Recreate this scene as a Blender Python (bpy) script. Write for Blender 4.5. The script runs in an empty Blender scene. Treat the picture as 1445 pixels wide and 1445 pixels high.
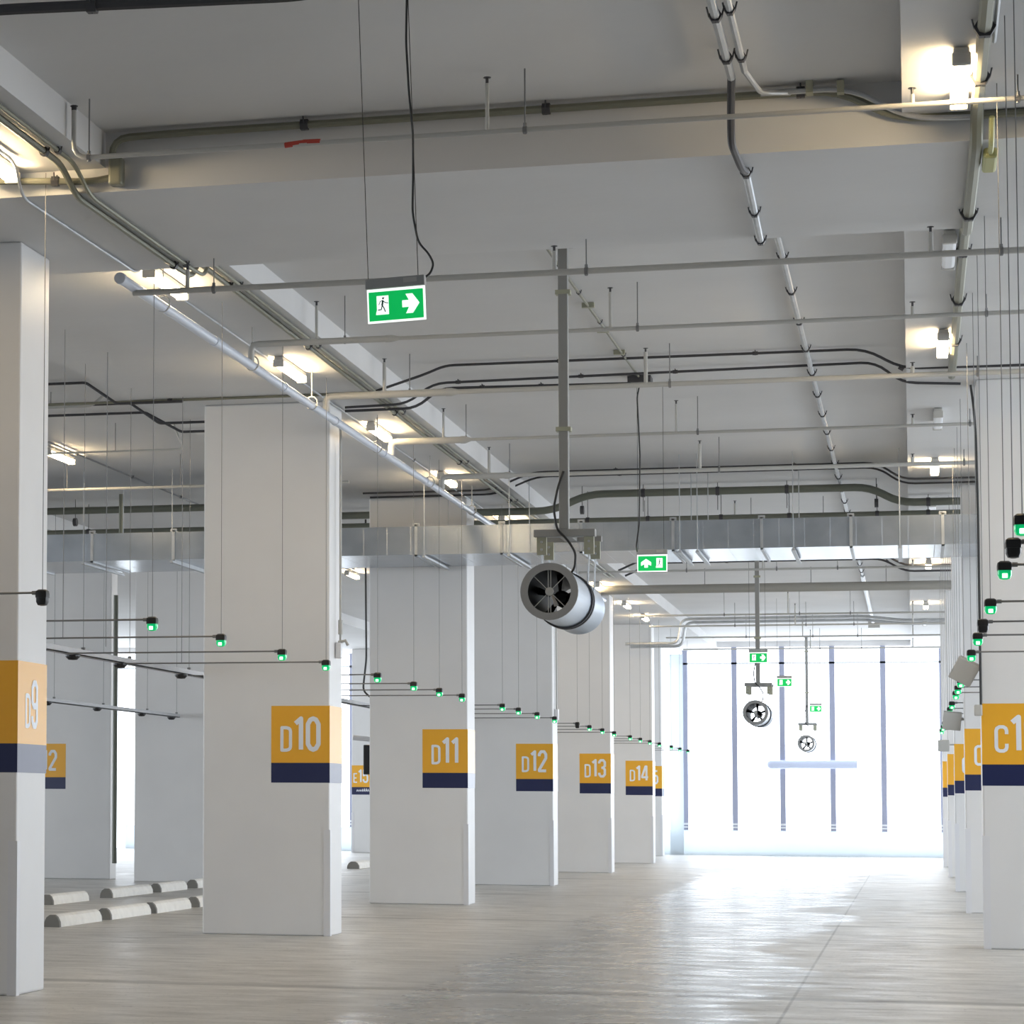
import bpy, bmesh, math, random
from mathutils import Vector, Matrix
random.seed(7)
SC = bpy.context.scene
COL = SC.collection
# ------------------------------------------------------------------ camera
F, CX, CY = 3832.42, 159.127, 868.424
YAW, PITCH, ROLL, H = 0.286301, 0.067926, 0.0062023, 1.65
cyw, syw, cp, sp = math.cos(YAW), math.sin(YAW), math.cos(PITCH), math.sin(PITCH)
FW = Vector((-syw*cp, cyw*cp, sp)); R0 = Vector((cyw, syw, 0)); U0 = R0.cross(FW)
RT = R0*math.cos(ROLL) + U0*math.sin(ROLL); UP = -R0*math.sin(ROLL) + U0*math.cos(ROLL)
cam = bpy.data.cameras.new('camera'); camo = bpy.data.objects.new('camera', cam); COL.objects.link(camo)
cam.sensor_width = 36; cam.lens = F/1445*36
cam.shift_x = (722.5-CX)/1445; cam.shift_y = (CY-722.5)/1445
cam.clip_end = 400
m = Matrix((RT, UP, -FW)).transposed().to_4x4(); m.translation = Vector((0, 0, H)); camo.matrix_world = m
SC.camera = camo
def px(u, v, X=None, Y=None, Z=None):      # a photo point on a known plane of the building
    d = FW + RT*((u-CX)/F) - UP*((v-CY)/F)
    k = X/d.x if X is not None else (Y/d.y if Y is not None else (Z-H)/d.z)
    return Vector((d.x*k, d.y*k, H+d.z*k))
# ------------------------------------------------------------------ world, light, exposure
SC.view_settings.view_transform = 'Standard'; SC.view_settings.look = 'None'
SC.view_settings.gamma = 1; SC.view_settings.use_curve_mapping = False
SC.view_settings.exposure = 0.25
W = bpy.data.worlds.new('overcast_sky'); SC.world = W; W.use_nodes = True
bg = W.node_tree.nodes['Background']; bg.inputs[0].default_value = (0.85, 0.92, 1.0, 1); bg.inputs[1].default_value = 4.2
def portal(name, loc, rot, sx, sy):
    l = bpy.data.lights.new(name, 'AREA'); l.shape = 'RECTANGLE'; l.size = sx; l.size_y = sy
    l.cycles.is_portal = True
    o = bpy.data.objects.new(name, l); COL.objects.link(o); o.location = loc; o.rotation_euler = rot
P2 = math.pi/2
portal('daylight_opening_far', (-13, 90.6, 3.9), (-P2, 0, 0), 54, 6.1)
portal('daylight_opening_right', (12.2, 54, 3.9), (0, P2, 0), 6.1, 74)
portal('added_opening_left', (-41.8, 40, 3.9), (0, -P2, 0), 6.1, 104)  # left side out of view, opened to brighten the left bays
# ------------------------------------------------------------------ materials
def mat(name, col, rough=.6, metal=0, emit=None, es=0, noise=0, nscale=4, bump=0, bscale=40, coat=0, stretch=None):
    M = bpy.data.materials.new(name); M.use_nodes = True; nt = M.node_tree; b = nt.nodes['Principled BSDF']
    b.inputs['Base Color'].default_value = (*col, 1); b.inputs['Roughness'].default_value = rough
    b.inputs['Metallic'].default_value = metal
    if coat: b.inputs['Coat Weight'].default_value = coat; b.inputs['Coat Roughness'].default_value = .12
    if emit: b.inputs['Emission Color'].default_value = (*emit, 1); b.inputs['Emission Strength'].default_value = es
    if noise or bump:
        tc = nt.nodes.new('ShaderNodeTexCoord'); mp = nt.nodes.new('ShaderNodeMapping')
        nt.links.new(tc.outputs['Object'], mp.inputs['Vector'])
        if stretch: mp.inputs['Scale'].default_value = stretch
    if noise:
        n = nt.nodes.new('ShaderNodeTexNoise'); n.inputs['Scale'].default_value = nscale; n.inputs['Detail'].default_value = 6
        nt.links.new(mp.outputs[0], n.inputs['Vector'])
        r = nt.nodes.new('ShaderNodeMapRange'); r.inputs[1].default_value = .25; r.inputs[2].default_value = .75
        r.inputs[3].default_value = 1-noise; r.inputs[4].default_value = 1+noise
        nt.links.new(n.outputs[0], r.inputs[0])
        x = nt.nodes.new('ShaderNodeVectorMath'); x.operation = 'SCALE'; x.inputs[0].default_value = col
        nt.links.new(r.outputs[0], x.inputs['Scale']); nt.links.new(x.outputs[0], b.inputs['Base Color'])
    if bump:
        n2 = nt.nodes.new('ShaderNodeTexNoise'); n2.inputs['Scale'].default_value = bscale
        nt.links.new(mp.outputs[0], n2.inputs['Vector'])
        bp = nt.nodes.new('ShaderNodeBump'); bp.inputs['Strength'].default_value = bump; bp.inputs['Distance'].default_value = .02
        nt.links.new(n2.outputs[0], bp.inputs['Height']); nt.links.new(bp.outputs[0], b.inputs['Normal'])
    return M
M_paint = mat('white_wall_paint', (.74, .735, .73), .45, noise=.03, nscale=1.2)
M_ceil = mat('painted_concrete_soffit', (.62, .62, .62), .7, noise=.04, nscale=.7, bump=.15, bscale=6)
M_orange = mat('orange_vinyl', (.84, .42, .03), .3)
M_navy = mat('navy_vinyl', (.012, .018, .075), .3)
M_letter = mat('white_vinyl_lettering', (.80, .83, .88), .35)
M_guard = mat('white_corner_guard', (.72, .72, .74), .35)
M_galv = mat('galvanised_steel', (.50, .52, .54), .42, metal=.75, noise=.12, nscale=5)
M_duct = mat('galvanised_duct_sheet', (.46, .50, .55), .24, metal=.85, noise=.16, nscale=2.5)
def duct_seams():
    nt = M_duct.node_tree; N = nt.nodes.new; L = nt.links.new; b = nt.nodes['Principled BSDF']
    tc = N('ShaderNodeTexCoord'); sx = N('ShaderNodeSeparateXYZ'); L(tc.outputs['Object'], sx.inputs[0])
    d = N('ShaderNodeMath'); d.operation = 'DIVIDE'; L(sx.outputs[0], d.inputs[0]); d.inputs[1].default_value = .37
    f = N('ShaderNodeMath'); f.operation = 'FRACT'; L(d.outputs[0], f.inputs[0])
    r = N('ShaderNodeMapRange'); r.inputs[1].default_value = .0; r.inputs[2].default_value = .035; r.inputs[3].default_value = 1; r.inputs[4].default_value = 0; L(f.outputs[0], r.inputs[0])
    bp = N('ShaderNodeBump'); bp.inputs['Strength'].default_value = .35; bp.inputs['Distance'].default_value = .006; L(r.outputs[0], bp.inputs['Height']); L(bp.outputs[0], b.inputs['Normal'])
duct_seams()
M_fanshade = mat('painted_fan_shade', (.035, .035, .035), .6)  # shade inside the fan put into the colour
M_chan = mat('dull_galvanised_channel', (.40, .41, .43), .5, metal=.2)
M_wpipe = mat('off_white_pipe_paint', (.45, .445, .42), .4)
M_blupipe = mat('pale_blue_grey_pipe_paint', (.58, .62, .70), .3)
M_olive = mat('olive_grey_conduit', (.22, .22, .17), .45, metal=.4)
M_drain = mat('dark_green_grey_drain', (.14, .15, .12), .45)
M_dark = mat('dark_steel', (.05, .05, .055), .45)
M_black = mat('black_plastic', (.01, .01, .011), .4)
M_cable = mat('black_cable', (.012, .012, .012), .5)
M_wire = mat('thin_steel_wire', (.20, .20, .20), .5, metal=.3)
M_fangrey = mat('fan_grey_enamel', (.50, .56, .64), .35, metal=.3)
M_fanflange = mat('fan_flange_grey', (.30, .30, .295), .45)
M_fanrod = mat('fan_guard_rods', (.42, .42, .40), .4)
M_bracket = mat('khaki_bracket_paint', (.36, .36, .27), .5)
M_post = mat('grey_post_paint', (.27, .27, .26), .5)
M_lamp = mat('lit_lamp_diffuser', (1, .95, .85), .4, emit=(1, .76, .45), es=62)
M_lampoff = mat('unlit_lamp_diffuser', (.75, .77, .8), .3)
M_lampbody = mat('lamp_grey_body', (.5, .49, .46), .5)
M_green = mat('lit_green_lens', (.0, .5, .15), .2, emit=(.0, .8, .25), es=.30)
M_greenhot = mat('lit_green_diodes', (.5, 1, .7), .2, emit=(.55, 1, .75), es=2.5)
M_exit = mat('lit_green_sign_face', (.0, .40, .08), .5, emit=(.0, .50, .10), es=.62)
M_exitw = mat('lit_white_sign_face', (.95, 1, .97), .3, emit=(.95, 1, .98), es=.8)
M_exitd = mat('dark_green_figure', (.0, .10, .06), .4)
M_box = mat('sign_housing_grey', (.38, .38, .37), .5)
M_stop = mat('white_wheel_stop', (.82, .81, .77), .6, noise=.08, nscale=6)
M_stopend = mat('bare_concrete_stop_end', (.22, .215, .2), .8)
M_mull = mat('grey_mullion_paint', (.34, .36, .47), .4)
M_red = mat('red_tag', (.45, .05, .03), .5)
M_yel = mat('olive_yellow_box', (.42, .42, .18), .45)
M_greybox = mat('light_grey_box', (.50, .49, .46), .5)
# glare of the far opening put into the parapet and side panel as translucency
M_glare = bpy.data.materials.new('glare_panel'); M_glare.use_nodes = True
nt = M_glare.node_tree; b = nt.nodes['Principled BSDF']; b.inputs['Base Color'].default_value = (.9, .95, 1, 1); b.inputs['Roughness'].default_value = .4
tr = nt.nodes.new('ShaderNodeBsdfTranslucent'); tr.inputs[0].default_value = (.62, .66, .68, 1)
mx = nt.nodes.new('ShaderNodeMixShader'); mx.inputs[0].default_value = .7
nt.links.new(b.outputs[0], mx.inputs[1]); nt.links.new(tr.outputs[0], mx.inputs[2])
nt.links.new(mx.outputs[0], nt.nodes['Material Output'].inputs[0])
# floor
def floor_mat():
    M = bpy.data.materials.new('trowelled_concrete_floor'); M.use_nodes = True; nt = M.node_tree; b = nt.nodes['Principled BSDF']
    N = nt.nodes.new; L = nt.links.new
    tc = N('ShaderNodeTexCoord'); co = tc.outputs['Object']
    def noise(scale, stretch, detail=6, rough=.6):
        mp = N('ShaderNodeMapping'); mp.inputs['Scale'].default_value = stretch; L(co, mp.inputs[0])
        n = N('ShaderNodeTexNoise'); n.inputs['Scale'].default_value = scale; n.inputs['Detail'].default_value = detail; n.inputs['Roughness'].default_value = rough
        L(mp.outputs[0], n.inputs['Vector']); return n.outputs[0]
    def mr(x, a, b_, c, d):
        r = N('ShaderNodeMapRange'); r.inputs[1].default_value = a; r.inputs[2].default_value = b_; r.inputs[3].default_value = c; r.inputs[4].default_value = d
        L(x, r.inputs[0]); return r.outputs[0]
    def mul(a, b_):
        q = N('ShaderNodeMath'); q.operation = 'MULTIPLY'; L(a, q.inputs[0]); L(b_, q.inputs[1]) if not isinstance(b_, float) else None
        if isinstance(b_, float): q.inputs[1].default_value = b_
        return q.outputs[0]
    n1 = noise(.35, (1, .6, 1)); n2 = noise(2.2, (.6, 1.3, 1), 9, .65); n3 = noise(22, (1, .6, 1), 4)
    sx = N('ShaderNodeSeparateXYZ'); L(co, sx.inputs[0])
    # worn darker driving lane between X -4.3 and -1.3, with a wavering edge
    wob = mr(n1, .3, .7, -.55, .55)
    ad = N('ShaderNodeMath'); ad.operation = 'ADD'; L(sx.outputs[0], ad.inputs[0]); L(wob, ad.inputs[1])
    e1 = mr(ad.outputs[0], -4.55, -4.25, 0, 1); e2 = mr(ad.outputs[0], -1.45, -1.15, 1, 0)
    lane = mul(e1, e2)
    t = mul(mr(n1, .3, .7, .86, 1.1), mr(n2, .32, .70, .76, 1.14)); t = mul(t, mr(n3, .3, .7, .92, 1.06))
    t = mul(t, mr(lane, 0, 1, 1, .74))
    # casting joints across and along
    def joint(axis, pos, w):
        s = N('ShaderNodeMath'); s.operation = 'SUBTRACT'; L(sx.outputs[axis], s.inputs[0]); s.inputs[1].default_value = pos
        a = N('ShaderNodeMath'); a.operation = 'ABSOLUTE'; L(s.outputs[0], a.inputs[0]); return mr(a.outputs[0], w*.3, w, .62, 1)
    t = mul(t, joint(1, 23.95, .26))
    lt = N('ShaderNodeMath'); lt.operation = 'SUBTRACT'; L(sx.outputs[1], lt.inputs[0]); lt.inputs[1].default_value = 23.55
    la = N('ShaderNodeMath'); la.operation = 'ABSOLUTE'; L(lt.outputs[0], la.inputs[0]); t = mul(t, mr(la.outputs[0], .10, .22, 1.16, 1))
    crk = noise(.9, (1, 1, 1), 3); ridge = N('ShaderNodeMath'); ridge.operation = 'SUBTRACT'; L(crk, ridge.inputs[0]); ridge.inputs[1].default_value = .5
    ra = N('ShaderNodeMath'); ra.operation = 'ABSOLUTE'; L(ridge.outputs[0], ra.inputs[0]); t = mul(t, mr(ra.outputs[0], .0005, .0022, .72, 1))
    for p in (38.4, 49.2, 60.1, 71): t = mul(t, joint(1, p, .22))
    t = mul(t, joint(0, -1.0, .02))
    col = N('ShaderNodeVectorMath'); col.operation = 'SCALE'; col.inputs[0].default_value = (.615, .60, .57); L(t, col.inputs['Scale'])
    L(col.outputs[0], b.inputs['Base Color'])
    ro = mr(n2, .3, .7, .50, .30); ro2 = mul(ro, mr(lane, 0, 1, 1, .72)); L(ro2, b.inputs['Roughness'])
    nb = noise(3.2, (.5, 1.6, 1), 7, .62); bp = N('ShaderNodeBump'); bp.inputs['Strength'].default_value = .32; bp.inputs['Distance'].default_value = .010
    L(nb, bp.inputs['Height']); L(bp.outputs[0], b.inputs['Normal'])
    return M
M_floor = floor_mat()
# ------------------------------------------------------------------ helpers
def link(name, bm, m, parent=None, smooth=False, bevel=0):
    me = bpy.data.meshes.new(name)
    if smooth:
        for f in bm.faces: f.smooth = True
    bmesh.ops.recalc_face_normals(bm, faces=bm.faces[:])
    bm.to_mesh(me); bm.free()
    if smooth: me.set_sharp_from_angle(angle=math.radians(40))
    o = bpy.data.objects.new(name, me); COL.objects.link(o)
    for k in (m if isinstance(m, (list, tuple)) else [m]): me.materials.append(k)
    if parent: o.parent = parent
    if bevel:
        bv = o.modifiers.new('bevel', 'BEVEL'); bv.width = bevel; bv.segments = 2; bv.limit_method = 'ANGLE'
    return o
def BM(): return bmesh.new()
def box(bm, a, b, mi=0):
    vs = [bm.verts.new((x, y, z)) for x in (a[0], b[0]) for y in (a[1], b[1]) for z in (a[2], b[2])]
    for q in ((0, 1, 3, 2), (4, 6, 7, 5), (0, 4, 5, 1), (2, 3, 7, 6), (0, 2, 6, 4), (1, 5, 7, 3)):
        f = bm.faces.new([vs[i] for i in q]); f.material_index = mi
    return bm
def cbox(bm, c, s, mi=0): return box(bm, [c[i]-s[i]/2 for i in range(3)], [c[i]+s[i]/2 for i in range(3)], mi)
def fillet(pts, r, n=4):
    pts = [Vector(p) for p in pts]
    if r <= 0 or len(pts) < 3: return pts
    out = [pts[0]]
    for i in range(1, len(pts)-1):
        a, b, c = pts[i-1], pts[i], pts[i+1]
        d1 = (a-b); d2 = (c-b); k = min(r, d1.length*.45, d2.length*.45)
        p0 = b+d1.normalized()*k; p1 = b+d2.normalized()*k
        for j in range(n+1):
            t = j/n; out.append(p0*(1-t)**2+b*2*t*(1-t)+p1*t*t)
    out.append(pts[-1]); return out
def tube(bm, pts, r, seg=8, fil=0, mi=0):
    pts = fillet(pts, fil); rings = []; n = len(pts); up = None
    for i, p in enumerate(pts):
        d = (pts[min(i+1, n-1)]-pts[max(i-1, 0)]).normalized()
        if up is None: up = Vector((0, 0, 1)) if abs(d.z) < .9 else Vector((1, 0, 0))
        s = d.cross(up)
        if s.length < 1e-3: s = d.cross(Vector((0, 1, 0)))
        s.normalize(); u = s.cross(d).normalized(); up = u
        rr = r[i] if isinstance(r, list) else r
        rings.append([bm.verts.new(p+s*(rr*math.cos(2*math.pi*k/seg))+u*(rr*math.sin(2*math.pi*k/seg))) for k in range(seg)])
    for a, b in zip(rings, rings[1:]):
        for k in range(seg):
            f = bm.faces.new((a[k], a[(k+1) % seg], b[(k+1) % seg], b[k])); f.material_index = mi
    for ring in (rings[0][::-1], rings[-1]):
        f = bm.faces.new(ring); f.material_index = mi
    return bm
def lathe(bm, prof, seg=32, mat4=None, mi=0):   # prof [(r, y)] around Y axis
    rings = []
    for r, y in prof:
        rings.append([bm.verts.new((mat4 or Matrix()) @ Vector((r*math.cos(2*math.pi*k/seg), y, r*math.sin(2*math.pi*k/seg)))) for k in range(seg)])
    for a, b in zip(rings, rings[1:]):
        for k in range(seg):
            f = bm.faces.new((a[k], a[(k+1) % seg], b[(k+1) % seg], b[k])); f.material_index = mi
    return bm
def tag(o, label=None, cat=None, group=None, kind=None):
    if label: o['label'] = label
    if cat: o['category'] = cat
    if group: o['group'] = group
    if kind: o['kind'] = kind
    return o
def thing(name, label, cat, loc, group=None, rz=0):
    o = bpy.data.objects.new(name, None); o.empty_display_size = .1; COL.objects.link(o); o.location = loc; o.rotation_euler.z = rz
    return tag(o, label, cat, group)
def local(root, pts):
    l = Vector(root.location); return [Vector(p)-l for p in pts]
def dup(root, loc, label, group=None):
    r = root.copy(); COL.objects.link(r); r.location = loc; r['label'] = label
    if group: r['group'] = group
    for ch in list(root.children):
        c = ch.copy(); COL.objects.link(c); c.parent = r
        for g in list(ch.children):
            d = g.copy(); COL.objects.link(d); d.parent = c
    return r
def struct(name, bm, m, **k): return tag(link(name, bm, m, **k), kind='structure')
SLAB, BAND, CR = 6.9, 6.62, 6.43
ROWY = {n: 32.9+(n-10)*10.85 for n in range(8, 17)}
# ------------------------------------------------------------------ the building
struct('floor', box(BM(), (-42, -12, -.3), (12.5, 90.6, 0)), M_floor)
struct('ceiling', box(BM(), (-42, -12, SLAB), (12.5, 91, SLAB+.4)), M_ceil)
struct('trim_1', box(BM(), (-9.27, -12, BAND), (-6.04, 90.6, SLAB)), M_ceil)      # shallow band over the D row
struct('trim_2', box(BM(), (-.01, -12, BAND), (3.2, 90.6, SLAB)), M_ceil)         # over the C row
struct('trim_3', box(BM(), (-18.4, -12, BAND), (-15.2, 90.6, SLAB)), M_ceil)      # over the E row
struct('trim_4', box(BM(), (-42, 20.24, CR), (12.5, 23.35, SLAB)), M_ceil)        # cross beams
struct('wall_left', box(BM(), (-42.3, -12, 0), (-42, 90.6, .9)), M_paint)  # unseen; kept low to let light into the left bays
struct('wall_back', box(BM(), (-42, -12.2, 0), (12.5, -12, SLAB)), M_paint)  # unseen; closed off to darken the near column faces
bm = box(BM(), (12.5, -12, 0), (12.7, 90.6, .9)); box(bm, (12.5, -12, .9), (12.7, 18, SLAB)); struct('wall_right', bm, M_paint)  # unseen; full-height stretch added to dim the nearest right column
bm = BM(); box(bm, (-26, 90.0, 0), (12.5, 90.12, .80)); struct('wall_far', bm, M_glare)
struct('trim_5', box(BM(), (-7.55, 89.7, 0), (-7.12, 89.8, 6.5)), M_glare)
struct('trim_6', box(BM(), (-42, 89.95, 0), (-27.2, 90.3, SLAB)), M_paint)
struct('trim_7', box(BM(), (-42, 90.0, 6.72), (12.5, 90.5, SLAB)), M_paint)
wn = 0
MULX = [-7.07, -5.5, -4.0, -2.44, -.87, .93]
MULX = [-7.07-1.57*k for k in range(11, 0, -1)] + MULX + [2.5, 4.07, 5.64, 7.2, 8.8]
for k, x in enumerate(MULX):
    wn += 1
    f = struct('window_%d' % wn, box(BM(), (x-.085, 89.9, .8), (x+.085, 90.0, 6.72)), M_mull)
    bm = BM(); cbox(bm, (x, 89.88, 1.0), (.15, .05, .06)); cbox(bm, (x, 89.88, .9), (.15, .05, .05)); link('bracket', bm, M_lampoff, f)
struct('trim_8', box(BM(), (-27.2, 89.9, 6.16), (12.5, 89.94, 6.22)), M_lampoff)
# ------------------------------------------------------------------ columns with number signs
GL = {  # strokes in a box of height 1
 'D': (.46, [[(.06, 0), (.06, 1), (.24, 1), (.33, .97), (.38, .92), (.40, .84), (.40, .16), (.38, .08), (.33, .03), (.24, 0), (.06, 0)]]),
 'C': (.48, [[(.42, .70), (.42, .84), (.39, .94), (.31, 1), (.17, 1), (.09, .94), (.06, .84), (.06, .16), (.09, .06), (.17, 0), (.31, 0), (.39, .06), (.42, .16), (.42, .30)]]),
 'E': (.42, [[(.38, 1), (.06, 1), (.06, 0), (.38, 0)], [(.06, .5), (.32, .5)]]),
 '0': (.40, [[(.05, .18), (.05, .82), (.12, .96), (.20, 1), (.28, .96), (.35, .82), (.35, .18), (.28, .04), (.20, 0), (.12, .04), (.05, .18)]]),
 '1': (.26, [[(.03, .84), (.19, 1), (.19, 0)]]),
 '2': (.40, [[(.05, .76), (.05, .86), (.13, 1), (.27, 1), (.35, .86), (.35, .66), (.05, .06), (.05, 0), (.36, 0)]]),
 '3': (.40, [[(.05, .80), (.05, .88), (.13, 1), (.27, 1), (.35, .88), (.35, .64), (.25, .53), (.16, .53)], [(.25, .53), (.35, .42), (.35, .12), (.27, 0), (.13, 0), (.05, .12), (.05, .22)]]),
 '4': (.42, [[(.30, 0), (.30, 1), (.24, 1), (.03, .30), (.03, .22), (.40, .22)]]),
 '5': (.40, [[(.34, 1), (.07, 1), (.06, .55), (.20, .62), (.30, .60), (.35, .48), (.35, .14), (.27, 0), (.13, 0), (.05, .12), (.05, .24)]]),
 '9': (.40, [[(.05, .22), (.05, .12), (.13, 0), (.27, 0), (.35, .12), (.35, .88), (.27, 1), (.13, 1), (.05, .88), (.05, .56), (.13, .46), (.27, .46), (.35, .56)]]),
}
LAYER = [0]
def stroke(bm, pts, w, put, th):      # flat vinyl: every piece of a stroke is one thin face, each a hair above the last
    def face(poly):
        LAYER[0] = (LAYER[0]+1) % 40
        bm.faces.new([bm.verts.new(put(x, y, th*.4+LAYER[0]*.00004)) for x, y in poly])
    for (x0, y0), (x1, y1) in zip(pts, pts[1:]):
        d = Vector((x1-x0, y1-y0)); L = d.length
        if L < 1e-5: continue
        d /= L; n = Vector((-d.y, d.x))*w/2
        face([(x0-n.x, y0-n.y), (x1-n.x, y1-n.y), (x1+n.x, y1+n.y), (x0+n.x, y0+n.y)])
    ends = pts[0] == pts[-1]
    for i in range(0 if ends else 1, len(pts)-1):
        face([(pts[i][0]+w/2*math.cos(a*math.pi/6), pts[i][1]+w/2*math.sin(a*math.pi/6)) for a in range(12)])
def text_mesh(bm, s, put0, x, y, hs, hd, th=.004):
    for i, ch in enumerate(s):
        w, st = GL[ch]; h = hs if i == 0 else hd; sw = .13*h
        for p in st:
            q = [(x+a*h, y+sw/2+b_*(h-sw)) for a, b_ in p]; stroke(bm, q, sw if i else .125*h, put0, th)
        x += w*h + (.035 if i else .03)
ROMAN = {9: 'ninth', 10: 'tenth'}
SGN0, SGN1, SGN2 = 1.88, 2.125, 2.83
def column(letter, n, x0, x1, y0, dy, side, desc, text=True, top=BAND, wrap=True, zoff=0):
    """side = +1: sign on the right corner of the near face, -1: on the left corner"""
    root = thing('concrete_column', desc, 'column', ((x0+x1)/2, y0+dy/2, 0))
    lx0, lx1, ly0, ly1 = (x0-x1)/2, (x1-x0)/2, -dy/2, dy/2
    link('shaft', box(BM(), (lx0, ly0, 0), (lx1, ly1, top)), M_paint, root, bevel=.02)
    cx_ = lx1 if side > 0 else lx0
    bm = BM(); g = .012; gw = .07
    box(bm, (min(cx_, cx_-side*gw), ly0-g, .0), (max(cx_, cx_-side*gw), ly0, 1.3))
    box(bm, (min(cx_, cx_+side*g), ly0-g, .0), (max(cx_, cx_+side*g), ly0+gw, 1.3))
    link('corner_guard', bm, M_guard, root)
    w = .735; e = .003
    sx0, sx1 = (lx1-w, lx1) if side > 0 else (lx0, lx0+w)
    def face(za, zb):
        bm = BM(); box(bm, (sx0, ly0-e, za), (sx1, ly0+.001, zb))
        if wrap:
            if side > 0: box(bm, (lx1-.001, ly0-e, za), (lx1+e, ly1, zb))
            else: box(bm, (lx0-e, ly0-e, za), (lx0+.001, ly1, zb))
        return bm
    p = link('sign_panel', face(SGN1+zoff, SGN2+zoff), M_orange, root)
    q = link('navy_stripe', face(SGN0+zoff, SGN1+zoff), M_navy, root)
    if text == 'side':
        bm = BM(); text_mesh(bm, letter+str(n), lambda x, y, t: Vector((lx1+e+t, ly0+x, y)), .20, SGN1+.135+zoff, .30, .42)
        link('lettering', bm, M_letter, p)
    elif text:
        bm = BM(); s = letter+str(n)
        tw = sum(GL[c][0]*(.32 if i == 0 else .44) for i, c in enumerate(s))+.065
        xs = sx0 + (w-tw)/2 + .0
        if side < 0: xs = sx0+(.14 if letter == 'C' else .05)
        text_mesh(bm, s, lambda x, y, t: Vector((x, ly0-e-t, y)), xs, SGN1+.135+zoff, .32, .44)
        link('lettering', bm, M_letter, p)
    if (letter, n) == ('E', 15):
        bm = BM(); random.seed(3)
        for i in range(8):
            h = random.choice((.09, .06, .06, .08)); x = sx0+.16+i*.06
            stroke(bm, [(x, 1.98), (x+.02, 1.98+h), (x+.03, 1.99)], .022, lambda x, y, t: Vector((x, ly0-e-t, y)), .004)
        link('small_lettering', bm, M_letter, q)
    return root
XL, XR = -8.50, -6.89
column('D', 9, -9.1, -7.275, 21.87, .80, 1, 'nearest left column, orange and navy sign wrapping its corner, marked D9', 'side', CR)
for n in (10, 11, 12, 13, 14):
    column('D', n, XL, XR, ROWY[n], .75, 1, 'white square column with orange and navy sign marked D%d' % n, True, BAND)
column('D', 15, -9.2, -7.58, ROWY[15], .8, 1, 'last left column beside the bright far opening, sign mostly hidden behind D14', True)
CD = {10: 'nearest right column with orange and navy sign starting C1, cut by the frame', 11: 'white column right behind the C10 column, only a strip of its orange sign showing',
      12: 'third column of the right row, thin strip of orange and navy sign', 13: 'fourth column of the right row, narrow orange and navy strip',
      14: 'farthest column of the right row before the bright opening'}
for n in (10, 11, 12, 13, 14):
    column('C', n, .775, 2.4, ROWY[n]+.15, .6, -1, CD[n], True, BAND, wrap=False)
column('E', 12, -17.82, -16.1, 54.6, .45, -1, 'white column at far left with sign ending in 12, just right of the D9 column', True, BAND, wrap=False)
column('E', 15, -17.5, -15.9, 87.1, .7, -1, 'distant column with sign E15 seen between D10 and D11 columns', True, BAND, wrap=False)
t = tag(link('concrete_pier', box(BM(), (-15.24, 53.4, 0), (-13.4, 54.2, SLAB-.005)), M_paint, bevel=.02), 'plain white pier without sign, left of the D10 column', 'column')
# ------------------------------------------------------------------ wheel stops
sb = BM(); prof = [(-.115, 0), (-.11, .07), (-.08, .135), (-.04, .165), (.04, .165), (.08, .135), (.11, .07), (.115, 0)]
def wheel_stop(x, y0, y1, label, grp):
    L = y1-y0; root = thing('wheel_stop', label, 'wheel stop', (x, (y0+y1)/2, 0), grp)
    bm = BM(); e = .05
    def ring(y, s): return [bm.verts.new((a*s, y, max(b_*s, 0))) for a, b_ in prof]
    r0, r1, = ring(-L/2+e, 1), ring(L/2-e, 1)
    for a in range(len(prof)-1): bm.faces.new((r0[a], r0[a+1], r1[a+1], r1[a]))
    bm.faces.new(r0); bm.faces.new(r1[::-1]); bm.faces.new((r0[0], r1[0], r1[-1], r0[-1]))
    link('body', bm, M_stop, root, bevel=.006)
    for s in (-1, 1):
        bm = BM()
        vs0 = [bm.verts.new((a*.97, s*(L/2-e), b_*.97)) for a, b_ in prof]; vs1 = [bm.verts.new((a*.93, s*L/2, b_*.93)) for a, b_ in prof]
        for a in range(len(prof)-1): bm.faces.new((vs0[a], vs0[a+1], vs1[a+1], vs1[a]))
        bm.faces.new(vs1); bm.faces.new(vs0[::-1])
        bm.faces.new((vs0[0], vs1[0], vs1[-1], vs0[-1]))
        link('end_face', bm, M_stopend, root)
    return root
ORD = ['first', 'second', 'third', 'fourth', 'fifth', 'sixth', 'seventh', 'eighth', 'ninth', 'tenth']
for i, (a, b_) in enumerate([(33.8, 35.75), (36.15, 38.25), (38.5, 40.55), (41.0, 42.9)]):
    wheel_stop(-10.75, a, b_, '%s wheel stop from the left in the nearer row behind column D9' % ORD[i], 'near row of wheel stops')
for i, (a, b_) in enumerate([(40.9, 42.9), (44.2, 46.8), (47.3, 49.2), (49.9, 51.9)]):
    wheel_stop(-13.1, a, b_, '%s wheel stop from the left in the farther row behind column D9' % ORD[i], 'far row of wheel stops')
p = px(498, 1226, Z=0)
wheel_stop(p.x, p.y, p.y+1.9, 'lone wheel stop end seen between columns D10 and D11', 'far row of wheel stops').scale = (1.4, 1, 1.1)
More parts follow.
